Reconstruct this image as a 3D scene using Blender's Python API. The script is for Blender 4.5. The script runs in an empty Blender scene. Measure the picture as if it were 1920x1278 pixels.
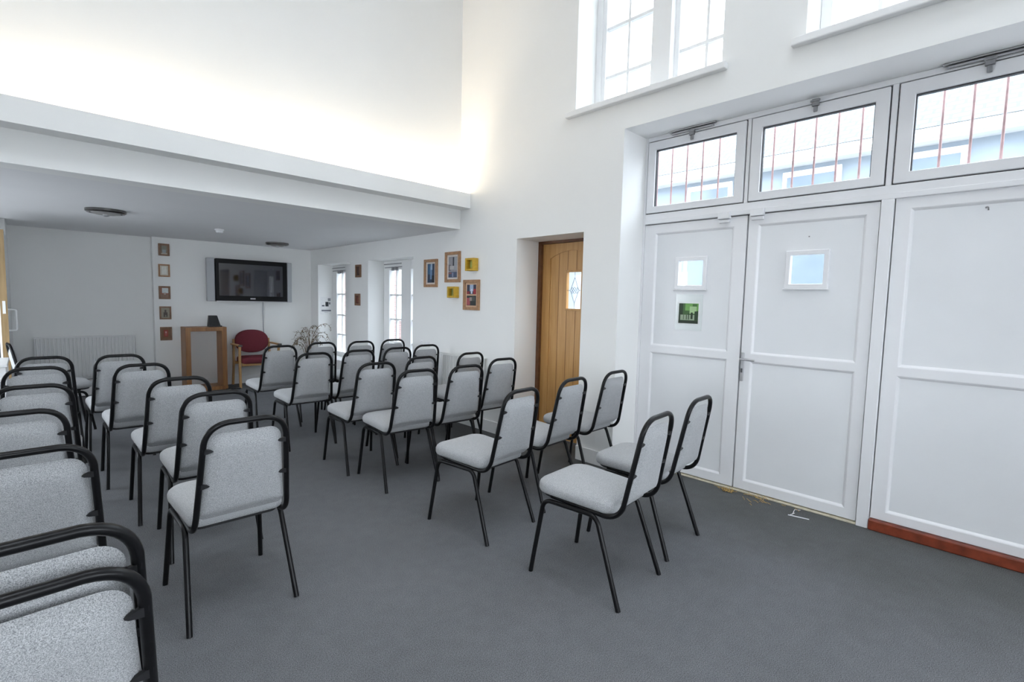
import bpy, bmesh, math, random
from mathutils import Vector, Matrix
random.seed(7)
S = bpy.context.scene
C = S.collection
PI = math.pi

# ------------------------------------------------------------------ camera
H = 1.45
F_PX = 934.46
def cam_matrix(yaw, pit, rol):
    yaw, pit, rol = map(math.radians, (yaw, pit, rol))
    cy, sy, cp, sp = math.cos(yaw), math.sin(yaw), math.cos(pit), math.sin(pit)
    fwd = Vector((-sy*cp, cy*cp, sp)); right = Vector((cy, sy, 0)); up = right.cross(fwd)
    c, s = math.cos(rol), math.sin(rol)
    r = c*right + s*up; u = -s*right + c*up
    m = Matrix.Identity(4)
    for i in range(3):
        m[i][0], m[i][1], m[i][2] = r[i], u[i], -fwd[i]
    return m
cd = bpy.data.cameras.new('camera'); cam = bpy.data.objects.new('camera', cd); C.objects.link(cam)
cd.sensor_fit = 'HORIZONTAL'; cd.sensor_width = 36.0; cd.lens = 36.0*F_PX/1920.0
cd.clip_start = 0.05; cd.clip_end = 200
cam.matrix_world = Matrix.Translation((0, 0, H)) @ cam_matrix(-44.0887, -4.57267, 1.34071)
S.camera = cam

# ------------------------------------------------------------------ light and exposure
S.view_settings.view_transform = 'Standard'
S.view_settings.look = 'None'
S.view_settings.gamma = 1.0
S.view_settings.use_curve_mapping = False
S.view_settings.exposure = 0.1
S.cycles.use_denoising = True
S.cycles.max_bounces = 10
S.cycles.diffuse_bounces = 7
S.cycles.transparent_max_bounces = 12
S.cycles.sample_clamp_indirect = 6.0
S.cycles.caustics_reflective = False
S.cycles.caustics_refractive = False
W = bpy.data.worlds.new('sky'); S.world = W; W.use_nodes = True
bg = W.node_tree.nodes['Background']
bg.inputs['Color'].default_value = (0.86, 0.93, 1.0, 1)
bg.inputs['Strength'].default_value = 8.5

def area(name, loc, rot, sx, sy, power, col):
    l = bpy.data.lights.new(name, 'AREA'); l.shape = 'RECTANGLE'; l.size = sx; l.size_y = sy
    l.energy = power; l.color = col
    o = bpy.data.objects.new(name, l); C.objects.link(o); o.location = loc; o.rotation_euler = rot
    return o
ADDED_SKYLIGHTS = [(-.9, 0.1, -1.0, 1.2), (1.5, 2.5, -1.0, 1.2)]        # unseen roof openings added to let skylight into the hall, x0 x1 y0 y1
CEIL = 6.4
ADDED_REARWIN = [(-1.3, .6, 0.7, 2.9), (1.4, 3.2, 0.7, 2.9)]             # openings added behind the camera for more daylight, x0 x1 z0 z1
YR = -4.2
ADDED_LEFTWIN = [(4.90, 8.0, .12, 2.14), (-2.4, -1.4, .9, 2.6)]                # unseen left-wall openings added to brighten the far room
# warm lamps lying in the trough behind the beam's upstand
for x0, x1, e in ((-1.4, -.25, 8), (.0, 1.35, 13), (1.5, 2.75, 13), (2.9, 3.55, 9)):
    area('cove_lamp', ((x0+x1)/2, 4.56, 2.52), (PI-math.radians(8), 0, 0), x1-x0, .08, e, (1.0, .85, .64))

# ------------------------------------------------------------------ materials
def mat(name, col, rough=.6, metal=0.0, spec=.5, noise=None, bump=None, coat=0.0):
    m = bpy.data.materials.new(name); m.use_nodes = True
    nt = m.node_tree; b = nt.nodes['Principled BSDF']
    b.inputs['Base Color'].default_value = (*col, 1); b.inputs['Roughness'].default_value = rough
    b.inputs['Metallic'].default_value = metal; b.inputs['Specular IOR Level'].default_value = spec
    b.inputs['Coat Weight'].default_value = coat
    tc = nt.nodes.new('ShaderNodeTexCoord')
    if noise:                                   # (scale, amount, detail)
        n = nt.nodes.new('ShaderNodeTexNoise'); n.inputs['Scale'].default_value = noise[0]
        n.inputs['Detail'].default_value = noise[2] if len(noise) > 2 else 3
        nt.links.new(tc.outputs['Object'], n.inputs['Vector'])
        r = nt.nodes.new('ShaderNodeValToRGB'); a = noise[1]
        r.color_ramp.elements[0].position = .3; r.color_ramp.elements[1].position = .7
        r.color_ramp.elements[0].color = (*[c*(1-a) for c in col], 1)
        r.color_ramp.elements[1].color = (*[min(1, c*(1+a)) for c in col], 1)
        nt.links.new(n.outputs['Fac'], r.inputs['Fac']); nt.links.new(r.outputs['Color'], b.inputs['Base Color'])
    if bump:                                    # (scale, strength, distance)
        n2 = nt.nodes.new('ShaderNodeTexNoise'); n2.inputs['Scale'].default_value = bump[0]
        nt.links.new(tc.outputs['Object'], n2.inputs['Vector'])
        bp = nt.nodes.new('ShaderNodeBump'); bp.inputs['Strength'].default_value = bump[1]; bp.inputs['Distance'].default_value = bump[2]
        nt.links.new(n2.outputs['Fac'], bp.inputs['Height']); nt.links.new(bp.outputs['Normal'], b.inputs['Normal'])
    return m
def flat(name, col, rough=.5): return mat(name, col, rough, noise=(40, .06))

PAINT = mat('white_wall_paint', (.84, .84, .83), .75, spec=.2, noise=(1.3, .015), bump=(60, .08, .002))
CEILP = mat('white_ceiling_paint', (.80, .80, .81), .8, spec=.15, noise=(2, .012))
TRIMP = mat('white_gloss_paint', (.83, .83, .83), .35, noise=(3, .01))
UPVC = mat('white_plastic_frame', (.80, .80, .82), .32, noise=(4, .012))
UPVC2 = mat('white_plastic_panel', (.77, .78, .80), .42, noise=(2.2, .02))
GASKET = mat('dark_gasket', (.055, .055, .06), .6, noise=(30, .1))
BLACK = mat('black_tube_metal', (.006, .006, .007), .30, spec=.25, noise=(60, .15))
BLACKP = mat('black_plastic', (.016, .016, .018), .45, noise=(60, .15))
STEEL = mat('satin_steel', (.50, .50, .52), .35, metal=.9, noise=(50, .05))
STEELD = mat('grey_window_metal', (.28, .28, .29), .45, metal=.4, noise=(50, .08))
SILVER = mat('silver_speaker_cloth', (.42, .43, .45), .5, metal=.2, noise=(200, .06))
SCREEN = mat('dark_glass_screen', (.010, .011, .022), .05, spec=1.0, noise=(3, .1))
MAROON = mat('maroon_fabric', (.17, .034, .046), .85, spec=.2, noise=(180, .22), bump=(300, .25, .001))
BEECH = mat('beech_wood', (.50, .29, .12), .45, noise=(9, .12))
RADM = mat('white_radiator_enamel', (.76, .76, .76), .4, noise=(3, .01))
STRAW = mat('straw', (.52, .34, .11), .8, noise=(60, .2))
PALEWOOD = mat('pale_threshold', (.60, .55, .42), .6, noise=(25, .15))
REDWOOD = mat('red_brown_varnished_board', (.20, .040, .018), .35, noise=(14, .3))
TWIG = mat('dried_stem', (.15, .105, .06), .85, noise=(50, .25))
GREYSTEEL = mat('grey_paint', (.33, .34, .36), .55, noise=(20, .05))
PAPER = flat('white_paper', (.80, .80, .80), .7)

def wood(name, a, b_, scale, axis=2, rough=.4):
    m = bpy.data.materials.new(name); m.use_nodes = True; nt = m.node_tree; p = nt.nodes['Principled BSDF']
    p.inputs['Roughness'].default_value = rough
    tc = nt.nodes.new('ShaderNodeTexCoord'); mp = nt.nodes.new('ShaderNodeMapping')
    sc = [scale]*3; sc[axis] = scale*.07; mp.inputs['Scale'].default_value = sc
    n = nt.nodes.new('ShaderNodeTexNoise'); n.inputs['Scale'].default_value = 1.0; n.inputs['Detail'].default_value = 6
    n.inputs['Distortion'].default_value = .6
    r = nt.nodes.new('ShaderNodeValToRGB'); r.color_ramp.elements[0].position = .35; r.color_ramp.elements[1].position = .68
    r.color_ramp.elements[0].color = (*a, 1); r.color_ramp.elements[1].color = (*b_, 1)
    nt.links.new(tc.outputs['Object'], mp.inputs['Vector']); nt.links.new(mp.outputs['Vector'], n.inputs['Vector'])
    nt.links.new(n.outputs['Fac'], r.inputs['Fac']); nt.links.new(r.outputs['Color'], p.inputs['Base Color'])
    return m
OAKDOOR = wood('golden_oak_door', (.50, .26, .075), (.60, .335, .115), 30)
OAKDARK = mat('dark_oak_jamb', (.14, .055, .02), .5, noise=(20, .2))
OAKEDGE = wood('oak_door_edge', (.26, .17, .07), (.36, .24, .11), 40)
TABLEW = wood('brown_table_wood', (.22, .095, .035), (.33, .16, .06), 24)
FRAMEW = mat('light_brown_frame_wood', (.38, .21, .11), .5, noise=(30, .18))
FRAMED = mat('brown_frame_wood', (.22, .12, .07), .5, noise=(30, .2))
YELLOW = mat('yellow_box_wood', (.55, .34, .03), .55, noise=(30, .15))

def fabric():
    m = bpy.data.materials.new('grey_flecked_fabric'); m.use_nodes = True; nt = m.node_tree; p = nt.nodes['Principled BSDF']
    p.inputs['Roughness'].default_value = .9; p.inputs['Specular IOR Level'].default_value = .15
    p.inputs['Sheen Weight'].default_value = .25
    tc = nt.nodes.new('ShaderNodeTexCoord')
    n = nt.nodes.new('ShaderNodeTexNoise'); n.inputs['Scale'].default_value = 520; n.inputs['Detail'].default_value = 2.0
    n.inputs['Roughness'].default_value = .7
    r = nt.nodes.new('ShaderNodeValToRGB')
    for e, (q, c) in zip(r.color_ramp.elements, ((.34, (.20, .205, .215)), (.66, (.60, .61, .625)))):
        e.position = q; e.color = (*c, 1)
    nt.links.new(tc.outputs['Object'], n.inputs['Vector']); nt.links.new(n.outputs['Fac'], r.inputs['Fac'])
    nt.links.new(r.outputs['Color'], p.inputs['Base Color'])
    bp = nt.nodes.new('ShaderNodeBump'); bp.inputs['Strength'].default_value = .3; bp.inputs['Distance'].default_value = .001
    nt.links.new(n.outputs['Fac'], bp.inputs['Height']); nt.links.new(bp.outputs['Normal'], p.inputs['Normal'])
    return m
FABRIC = fabric()

def carpet():
    m = bpy.data.materials.new('grey_carpet'); m.use_nodes = True; nt = m.node_tree; p = nt.nodes['Principled BSDF']
    p.inputs['Roughness'].default_value = .95; p.inputs['Specular IOR Level'].default_value = .12
    tc = nt.nodes.new('ShaderNodeTexCoord')
    def noise(scale, det, lo, hi):
        n = nt.nodes.new('ShaderNodeTexNoise'); n.inputs['Scale'].default_value = scale; n.inputs['Detail'].default_value = det
        nt.links.new(tc.outputs['Object'], n.inputs['Vector'])
        mr = nt.nodes.new('ShaderNodeMapRange'); mr.inputs['From Min'].default_value = .3; mr.inputs['From Max'].default_value = .7
        mr.inputs['To Min'].default_value = lo; mr.inputs['To Max'].default_value = hi
        nt.links.new(n.outputs['Fac'], mr.inputs['Value']); return n, mr
    n1, a = noise(1.1, 5, .93, 1.07); n2, b = noise(14, 5, .95, 1.05); n3, c = noise(260, 3, .45, 1.55)
    m1 = nt.nodes.new('ShaderNodeMath'); m1.operation = 'MULTIPLY'; m2 = nt.nodes.new('ShaderNodeMath'); m2.operation = 'MULTIPLY'
    nt.links.new(a.outputs[0], m1.inputs[0]); nt.links.new(b.outputs[0], m1.inputs[1])
    nt.links.new(m1.outputs[0], m2.inputs[0]); nt.links.new(c.outputs[0], m2.inputs[1])
    vm = nt.nodes.new('ShaderNodeVectorMath'); vm.operation = 'SCALE'; vm.inputs[0].default_value = (.148, .152, .161)
    nt.links.new(m2.outputs[0], vm.inputs['Scale'])
    sx = nt.nodes.new('ShaderNodeSeparateXYZ'); nt.links.new(tc.outputs['Object'], sx.inputs[0])
    n4 = nt.nodes.new('ShaderNodeTexNoise'); n4.inputs['Scale'].default_value = 1.6; n4.inputs['Detail'].default_value = 6
    nt.links.new(tc.outputs['Object'], n4.inputs['Vector'])
    ad = nt.nodes.new('ShaderNodeMath'); ad.operation = 'MULTIPLY_ADD'; ad.inputs[1].default_value = 2.2
    nt.links.new(n4.outputs['Fac'], ad.inputs[0]); nt.links.new(sx.outputs['X'], ad.inputs[2])
    dm = nt.nodes.new('ShaderNodeMapRange'); dm.inputs['From Min'].default_value = 3.7; dm.inputs['From Max'].default_value = 5.2
    dm.inputs['To Max'].default_value = .75
    nt.links.new(ad.outputs[0], dm.inputs['Value'])
    dx = nt.nodes.new('ShaderNodeMix'); dx.data_type = 'RGBA'; dx.blend_type = 'MULTIPLY'; dx.inputs[7].default_value = (.60, .60, .54, 1)
    nt.links.new(dm.outputs[0], dx.inputs[0]); nt.links.new(vm.outputs[0], dx.inputs[6]); nt.links.new(dx.outputs[2], p.inputs['Base Color'])
    bp = nt.nodes.new('ShaderNodeBump'); bp.inputs['Strength'].default_value = .15; bp.inputs['Distance'].default_value = .001
    nt.links.new(n3.outputs['Fac'], bp.inputs['Height']); nt.links.new(bp.outputs['Normal'], p.inputs['Normal'])
    return m
CARPET = carpet()

def glass():
    m = bpy.data.materials.new('window_glass'); m.use_nodes = True; nt = m.node_tree
    out = nt.nodes['Material Output']; nt.nodes.remove(nt.nodes['Principled BSDF'])
    t = nt.nodes.new('ShaderNodeBsdfTransparent'); g = nt.nodes.new('ShaderNodeBsdfGlossy'); g.inputs['Roughness'].default_value = .02
    t.inputs['Color'].default_value = (.95, .97, .98, 1)
    lw = nt.nodes.new('ShaderNodeLayerWeight'); lw.inputs['Blend'].default_value = .5
    pw = nt.nodes.new('ShaderNodeMath'); pw.operation = 'POWER'; pw.inputs[1].default_value = 5.0
    fr = nt.nodes.new('ShaderNodeMath'); fr.operation = 'MULTIPLY_ADD'; fr.inputs[1].default_value = .75; fr.inputs[2].default_value = .035
    nt.links.new(lw.outputs['Facing'], pw.inputs[0]); nt.links.new(pw.outputs[0], fr.inputs[0])
    mx = nt.nodes.new('ShaderNodeMixShader')
    nt.links.new(fr.outputs[0], mx.inputs[0]); nt.links.new(t.outputs[0], mx.inputs[1]); nt.links.new(g.outputs[0], mx.inputs[2])
    nt.links.new(mx.outputs[0], out.inputs['Surface'])
    return m
GLASS = glass()

def brickmat(name, c1, c2, mortar, scale, bw=.5, rh=.25, ms=.02, rough=.85):
    m = bpy.data.materials.new(name); m.use_nodes = True; nt = m.node_tree; p = nt.nodes['Principled BSDF']
    p.inputs['Roughness'].default_value = rough
    tc = nt.nodes.new('ShaderNodeTexCoord'); mp = nt.nodes.new('ShaderNodeMapping')
    b = nt.nodes.new('ShaderNodeTexBrick'); b.inputs['Color1'].default_value = (*c1, 1); b.inputs['Color2'].default_value = (*c2, 1)
    b.inputs['Mortar'].default_value = (*mortar, 1); b.inputs['Scale'].default_value = scale
    b.inputs['Brick Width'].default_value = bw; b.inputs['Row Height'].default_value = rh; b.inputs['Mortar Size'].default_value = ms
    nt.links.new(tc.outputs['UV'], b.inputs['Vector'])
    nt.links.new(b.outputs['Color'], p.inputs['Base Color'])
    return m
BRICK = brickmat('pink_brick', (.185, .105, .10), (.215, .13, .12), (.26, .22, .21), 1.0, .225, .075, .012)
TILES = brickmat('grey_roof_tiles', (.145, .16, .17), (.17, .185, .195), (.10, .115, .13), 1.0, .30, .22, .03)
RENDER_W = mat('pale_blue_render', (.26, .30, .345), .8, noise=(2, .06))
OUTWHITE = mat('white_exterior_paint', (.75, .75, .75), .6, noise=(2, .03))
REDBAR = mat('haze_paled_red_bar', (.48, .30, .29), .5, noise=(20, .2))  # red paint made paler in the colour to carry glare and haze
PAVING = mat('pale_paving', (.30, .30, .30), .9, noise=(3, .1))
DARK = mat('corridor_shade_tone', (.05, .05, .05), .8, noise=(3, .1))  # near-black colour stands in for the unlit space past the doorway

# ------------------------------------------------------------------ mesh helpers
def obj(name, bm, m, parent=None, smooth=False, bevel=0, loc=None, rotz=None, angle=None):
    me = bpy.data.meshes.new(name)
    bmesh.ops.recalc_face_normals(bm, faces=bm.faces)
    bm.to_mesh(me); bm.free()
    for mm in (m if isinstance(m, (list, tuple)) else [m]): me.materials.append(mm)
    if smooth:
        for p in me.polygons: p.use_smooth = True
        if angle:
            me.set_sharp_from_angle(angle=math.radians(angle))
    o = bpy.data.objects.new(name, me); C.objects.link(o)
    if parent: o.parent = parent
    if loc: o.location = loc
    if rotz is not None: o.rotation_euler = (0, 0, rotz)
    if bevel:
        b = o.modifiers.new('bevel', 'BEVEL'); b.width = bevel; b.segments = 2; b.limit_method = 'ANGLE'
    return o
def box(bm, x0, x1, y0, y1, z0, z1, mi=0):
    r = bmesh.ops.create_cube(bm, size=1.0)
    for v in r['verts']:
        v.co = Vector((x0+(v.co.x+.5)*(x1-x0), y0+(v.co.y+.5)*(y1-y0), z0+(v.co.z+.5)*(z1-z0)))
    for f in {f for v in r['verts'] for f in v.link_faces}: f.material_index = mi
def nb(*boxes):
    bm = bmesh.new()
    for b in boxes: box(bm, *b)
    return bm
def quad(bm, pts, mi=0):
    f = bm.faces.new([bm.verts.new(p) for p in pts]); f.material_index = mi; return f
def fillet(pts, rad, n=6):
    pts = [Vector(p) for p in pts]; out = [pts[0]]
    if not isinstance(rad, (list, tuple)): rad = [rad]*len(pts)
    for i in range(1, len(pts)-1):
        a, b, c = pts[i-1], pts[i], pts[i+1]
        u = (a-b).normalized(); v = (c-b).normalized(); ang = u.angle(v)
        if rad[i] <= 0 or ang > PI-.02: out.append(b); continue
        d = min(rad[i]/math.tan(ang/2), .49*(a-b).length if i > 1 else .98*(a-b).length, .49*(c-b).length if i < len(pts)-2 else .98*(c-b).length)
        p, q = b+u*d, b+v*d
        for k in range(n+1):
            t = k/n; out.append((1-t)**2*p + 2*t*(1-t)*b*.0 + 2*t*(1-t)*(b*.83+(p+q)*.085) + t*t*q)
    out.append(pts[-1]); return out
def tube(bm, pts, r, n=10, cap=True):
    pts = [Vector(p) for p in pts]; rings = []
    t0 = (pts[1]-pts[0]).normalized(); up = Vector((0, 0, 1)) if abs(t0.z) < .9 else Vector((1, 0, 0))
    nrm = t0.cross(up).normalized()
    for i, p in enumerate(pts):
        if i == 0: t = t0
        elif i == len(pts)-1: t = (pts[i]-pts[i-1]).normalized()
        else: t = ((pts[i+1]-pts[i]).normalized()+(pts[i]-pts[i-1]).normalized()).normalized()
        nrm = (nrm - t*nrm.dot(t)).normalized(); bi = t.cross(nrm)
        rr = r[i] if isinstance(r, (list, tuple)) else r
        rings.append([bm.verts.new(p + rr*(math.cos(2*PI*k/n)*nrm + math.sin(2*PI*k/n)*bi)) for k in range(n)])
    for a, b in zip(rings, rings[1:]):
        for k in range(n): bm.faces.new((a[k], a[(k+1) % n], b[(k+1) % n], b[k]))
    if cap: bm.faces.new(rings[0][::-1]); bm.faces.new(rings[-1])
def lathe(bm, prof, n=32, c=(0, 0, 0)):
    rings = []
    for r, z in prof:
        rings.append([bm.verts.new((c[0]+r*math.cos(2*PI*k/n), c[1]+r*math.sin(2*PI*k/n), c[2]+z)) for k in range(n)])
    for a, b in zip(rings, rings[1:]):
        for k in range(n): bm.faces.new((a[k], a[(k+1) % n], b[(k+1) % n], b[k]))
    bm.faces.new(rings[0][::-1]); bm.faces.new(rings[-1])
def loft(bm, loops):
    """closed loops of equal length, capped"""
    R = [[bm.verts.new(p) for p in l] for l in loops]; n = len(R[0])
    for a, b in zip(R, R[1:]):
        for k in range(n): bm.faces.new((a[k], a[(k+1) % n], b[(k+1) % n], b[k]))
    bm.faces.new(R[0][::-1]); bm.faces.new(R[-1])
def roundrect(w0, w1, d0, d1, rf, rb, n=8):
    """outline from y=d0 (half width w0, corner rb) to y=d1 (half width w1, corner rf)"""
    out = []
    for (cx, cy, r, a0) in ((w1-rf, d1-rf, rf, 0), (-(w1-rf), d1-rf, rf, PI/2), (-(w0-rb), d0+rb, rb, PI), (w0-rb, d0+rb, rb, 1.5*PI)):
        for k in range(n+1):
            a = a0+PI/2*k/n; out.append((cx+r*math.cos(a), cy+r*math.sin(a)))
    return out
def inset(loop, s):
    n = len(loop); out = []
    cx = sum(p[0] for p in loop)/n; cy = sum(p[1] for p in loop)/n
    wx = max(p[0] for p in loop)-cx; wy = max(p[1] for p in loop)-cy
    return [(cx+(x-cx)*(1-s/wx), cy+(y-cy)*(1-s/wy)) for x, y in loop]

def thing(name, label, cat, loc=(0, 0, 0), rotz=0, group=None):
    o = bpy.data.objects.new(name, None); C.objects.link(o); o.empty_display_size = .1
    o.location = loc; o.rotation_euler = (0, 0, rotz); o['label'] = label; o['category'] = cat
    if group: o['group'] = group
    return o
def tag(o, label, cat, group=None, kind=None):
    o['label'] = label; o['category'] = cat
    if group: o['group'] = group
    if kind: o['kind'] = kind
    return o
def struct(name, bm, m, parent=None, label=None, cat=None, **k):
    o = obj(name, bm, m, parent, **k)
    if not parent:
        o['kind'] = 'structure'; o['label'] = label; o['category'] = cat
    return o
def sthing(name, label, cat):
    o = thing(name, label, cat); o['kind'] = 'structure'; return o
def dup(root, loc, rotz, label, group=None):
    r = root.copy(); C.objects.link(r); r.location = loc; r.rotation_euler = (0, 0, rotz); r['label'] = label
    if group: r['group'] = group
    for ch in list(root.children):
        c = ch.copy(); C.objects.link(c); c.parent = r
        for g in list(ch.children):
            d = g.copy(); C.objects.link(d); d.parent = c
    return r

def holed(axis, a0, a1, u0, u1, v0, v1, holes):
    """slab between axis=a0 and a1 with rectangular holes; (u,v) = (y,z) for x slabs, (x,z) for y slabs, (x,y) for z slabs"""
    us = sorted({u0, u1, *[h[0] for h in holes], *[h[1] for h in holes]}); us = [u for u in us if u0 <= u <= u1]
    vs = sorted({v0, v1, *[h[2] for h in holes], *[h[3] for h in holes]}); vs = [v for v in vs if v0 <= v <= v1]
    solid = lambda i, j: 0 <= i < len(us)-1 and 0 <= j < len(vs)-1 and not any(
        h[0] < (us[i]+us[i+1])/2 < h[1] and h[2] < (vs[j]+vs[j+1])/2 < h[3] for h in holes)
    P = {'x': lambda a, u, v: (a, u, v), 'y': lambda a, u, v: (u, a, v), 'z': lambda a, u, v: (u, v, a)}[axis]
    bm = bmesh.new()
    for i in range(len(us)-1):
        for j in range(len(vs)-1):
            if not solid(i, j): continue
            A, B, c, d = us[i], us[i+1], vs[j], vs[j+1]
            for a in (a0, a1): quad(bm, [P(a, A, c), P(a, B, c), P(a, B, d), P(a, A, d)])
            if not solid(i-1, j): quad(bm, [P(a0, A, c), P(a1, A, c), P(a1, A, d), P(a0, A, d)])
            if not solid(i+1, j): quad(bm, [P(a0, B, c), P(a1, B, c), P(a1, B, d), P(a0, B, d)])
            if not solid(i, j-1): quad(bm, [P(a0, A, c), P(a1, A, c), P(a1, B, c), P(a0, B, c)])
            if not solid(i, j+1): quad(bm, [P(a0, A, d), P(a1, A, d), P(a1, B, d), P(a0, B, d)])
    bmesh.ops.remove_doubles(bm, verts=bm.verts, dist=1e-5)
    return bm

# ------------------------------------------------------------------ room shell
XI, XD, XO = 3.618, 3.966, 4.06
XL, YU, YB, YBL, ZL = -1.7, 4.65, 8.92, 9.06, 2.262
struct('floor', nb((XL-.3, XO, YR-.3, 9.3, -.12, 0)), CARPET, label='dark grey carpet covering the whole room', cat='floor')
DOORSET = (-.55, 2.447, -.01, 2.90)
WIN_UP = [(1.652, 2.979, 3.15, 5.2), (-.21, 1.115, 3.15, 5.2)]
WIN_LOW = [(7.39, 8.609, .40, 1.997), (5.62, 6.828, .40, 2.0)]
OAKOPEN = (2.838, 3.699, -.01, 2.087)
struct('wall_right', holed('x', XI, XO, YR, 9.3, 0, CEIL, [DOORSET, OAKOPEN]+WIN_UP+WIN_LOW), PAINT,
       label='tall white right-hand wall with doors and windows', cat='wall')
struct('wall_back', nb((1.315, XI, YB, 9.3, 0, ZL)), PAINT, label='white far wall under the low ceiling, carrying the television', cat='wall')
struct('wall_recess', nb((XL, 1.315, YBL, 9.3, 0, ZL)), PAINT, label='white far wall set back behind the left radiator', cat='wall')
struct('wall_upper', nb((XL, XI, YU, YU+.2, ZL+.0, CEIL)), PAINT, label='tall white wall rising above the beam, lit from below', cat='wall')
struct('wall_left', holed('x', XL-.2, XL, YR, 9.3, 0, CEIL, ADDED_LEFTWIN), PAINT, label='white left-hand wall', cat='wall')
struct('wall_rear', holed('y', YR-.2, YR, XL, XO, 0, CEIL, ADDED_REARWIN), PAINT, label='white wall behind the camera with two window openings added for light', cat='wall')
struct('ceiling', nb((XL, XI, YU+.2, 9.3, ZL, ZL+.15)), CEILP, label='low flat ceiling over the far part of the room', cat='ceiling')
struct('ceiling', holed('z', CEIL, CEIL+.2, XL-.2, XO, YR-.2, YU+.2, [tuple(s) for s in ADDED_SKYLIGHTS]), CEILP, label='high ceiling of the hall with roof openings added for light', cat='ceiling')
struct('trim_1', nb((XL, XI, 4.463, 4.49, 2.481, 2.643), (XL, XI, 4.49, YU, 2.481, 2.50)), PAINT, label='white beam upstand that hides the cove lamps', cat='beam')
# the face below the upstand belongs to the upper wall; a thin return closes its foot
struct('trim_2', nb((XL, XI, 4.640, YU, ZL-.0, 2.481)), PAINT, label='white lower face of the beam under the upstand', cat='beam')
# far left: jog wall with a doorway, side wall
struct('wall_jog', holed('y', 8.2, 8.3, XL, -.21, 0, ZL, [(-1.15, -.26, -.01, 2.06)]), PAINT, label='short white wall at the far left with an open doorway', cat='wall')
struct('wall_alcove', nb((-.21, -.17, 8.3, YBL, 0, ZL)), PAINT, label='white side wall of the far-left alcove', cat='wall')
struct('wall_corridor', nb((XL, -.21, 8.9, 8.95, 0, ZL)), DARK, label='wall coloured dark as the shade beyond the far-left doorway', cat='wall')
# skirting boards
def skirt(name, *bs, label): struct(name, nb(*bs), TRIMP, label=label, cat='skirting board', bevel=.004)
skirt('baseboard_right', (XI-.018, XI, 2.447, 2.838, 0, .13), (XI-.018, XI, 3.699, YB, 0, .13), (XI-.018, XI, YR, -.55, 0, .13),
      (XI-.018, XI, 2.447, 2.46, 0, .13), label='white skirting along the right-hand wall')
skirt('baseboard_back', (1.315, XI, YB-.018, YB, 0, .13), (-.17, 1.315, YBL-.018, YBL, 0, .13), (1.297, 1.315, YB, YBL, 0, .13), label='white skirting along the far wall')

# ------------------------------------------------------------------ windows
def sash_window(name, y0, y1, z0, z1, xg, vbars, hbars, fr, label, cat='window', hardware=True):
    w = sthing(name, label, cat)
    f = obj('frame', nb((xg-.03, xg+.06, y0, y0+fr, z0, z1), (xg-.03, xg+.06, y1-fr, y1, z0, z1),
                        (xg-.03, xg+.06, y0+fr, y1-fr, z0, z0+fr*1.2), (xg-.03, xg+.06, y0+fr, y1-fr, z1-fr*1.3, z1)), TRIMP, w, bevel=.004)
    bm = bmesh.new()
    for y in vbars: box(bm, xg-.012, xg+.03, y-.011, y+.011, z0+fr, z1-fr)
    for z in hbars: box(bm, xg-.014, xg+.028, y0+fr, y1-fr, z-.012, z+.012)
    obj('glazing_bars', bm, TRIMP, w)
    obj('pane', nb((xg+.008, xg+.012, y0+fr*.9, y1-fr*.9, z0+fr, z1-fr)), GLASS, w)
    return w
for n, (y0, y1, z0, z1), lab in ((1, WIN_LOW[1], 'narrow deep-set white window nearer the framed pictures'),
                                 (2, WIN_LOW[0], 'narrow deep-set white window nearer the far corner')):
    gl = y1-.13; gr = y0+.58
    w = sthing('window_%d' % n, lab, 'window'); x = 3.91
    a, b = y1-.002, y0+.002
    g0, g1, g2, g3 = b+.155, b+.455, a-.50, a-.155
    obj('frame', nb((x-.03, x+.06, g3, a, z0, z1), (x-.03, x+.06, b, g0, z0, z1), (x-.035, x+.06, g1, g2, z0, z1), (x-.03, x+.06, g2, g3, z1-.13, z1), (x-.03, x+.06, g0, g1, z1-.13, z1), (x-.03, x+.06, g2, g3, z0, z0+.10), (x-.03, x+.06, g0, g1, z0, z0+.10)), TRIMP, w, bevel=.004)
    bm = bmesh.new()
    for q0, q1 in ((g0, g1), (g2, g3)):
        box(bm, x-.012, x+.03, (q0+q1)/2-.010, (q0+q1)/2+.010, z0+.1, z1-.13)
        for z in (.80, 1.14, 1.50): box(bm, x-.014, x+.028, q0, q1, z-.012, z+.012)
    obj('glazing_bars', bm, TRIMP, w)
    obj('pane', nb((x+.008, x+.012, g0-.01, g1+.01, z0+.09, z1-.12), (x+.008, x+.012, g2-.01, g3+.01, z0+.09, z1-.12)), GLASS, w)
    yc = (g2+g3)/2
    bm = bmesh.new()
    tube(bm, [(x-.06, a-.06, z1-.05), (x-.05, g2-.02, z1-.045)], .007, 8); tube(bm, [(x-.07, a-.10, z1-.10), (x-.06, g2-.05, z1-.095)], .006, 8)
    for y in (yc+.03, yc-.07): box(bm, x-.07, x-.03, y-.012, y+.012, z1-.145, z1-.09)
    obj('opener', bm, STEELD, w, smooth=True, angle=40)
    struct('trim_%d' % (n+2), nb((XI-.03, x-.031, y0-.001+.003, y1-.003, z0, z0+.025)), TRIMP, label='white window board under the narrow window %s' % ('nearer the framed pictures' if n == 1 else 'nearer the far corner'), cat='window sill', bevel=.005)

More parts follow.
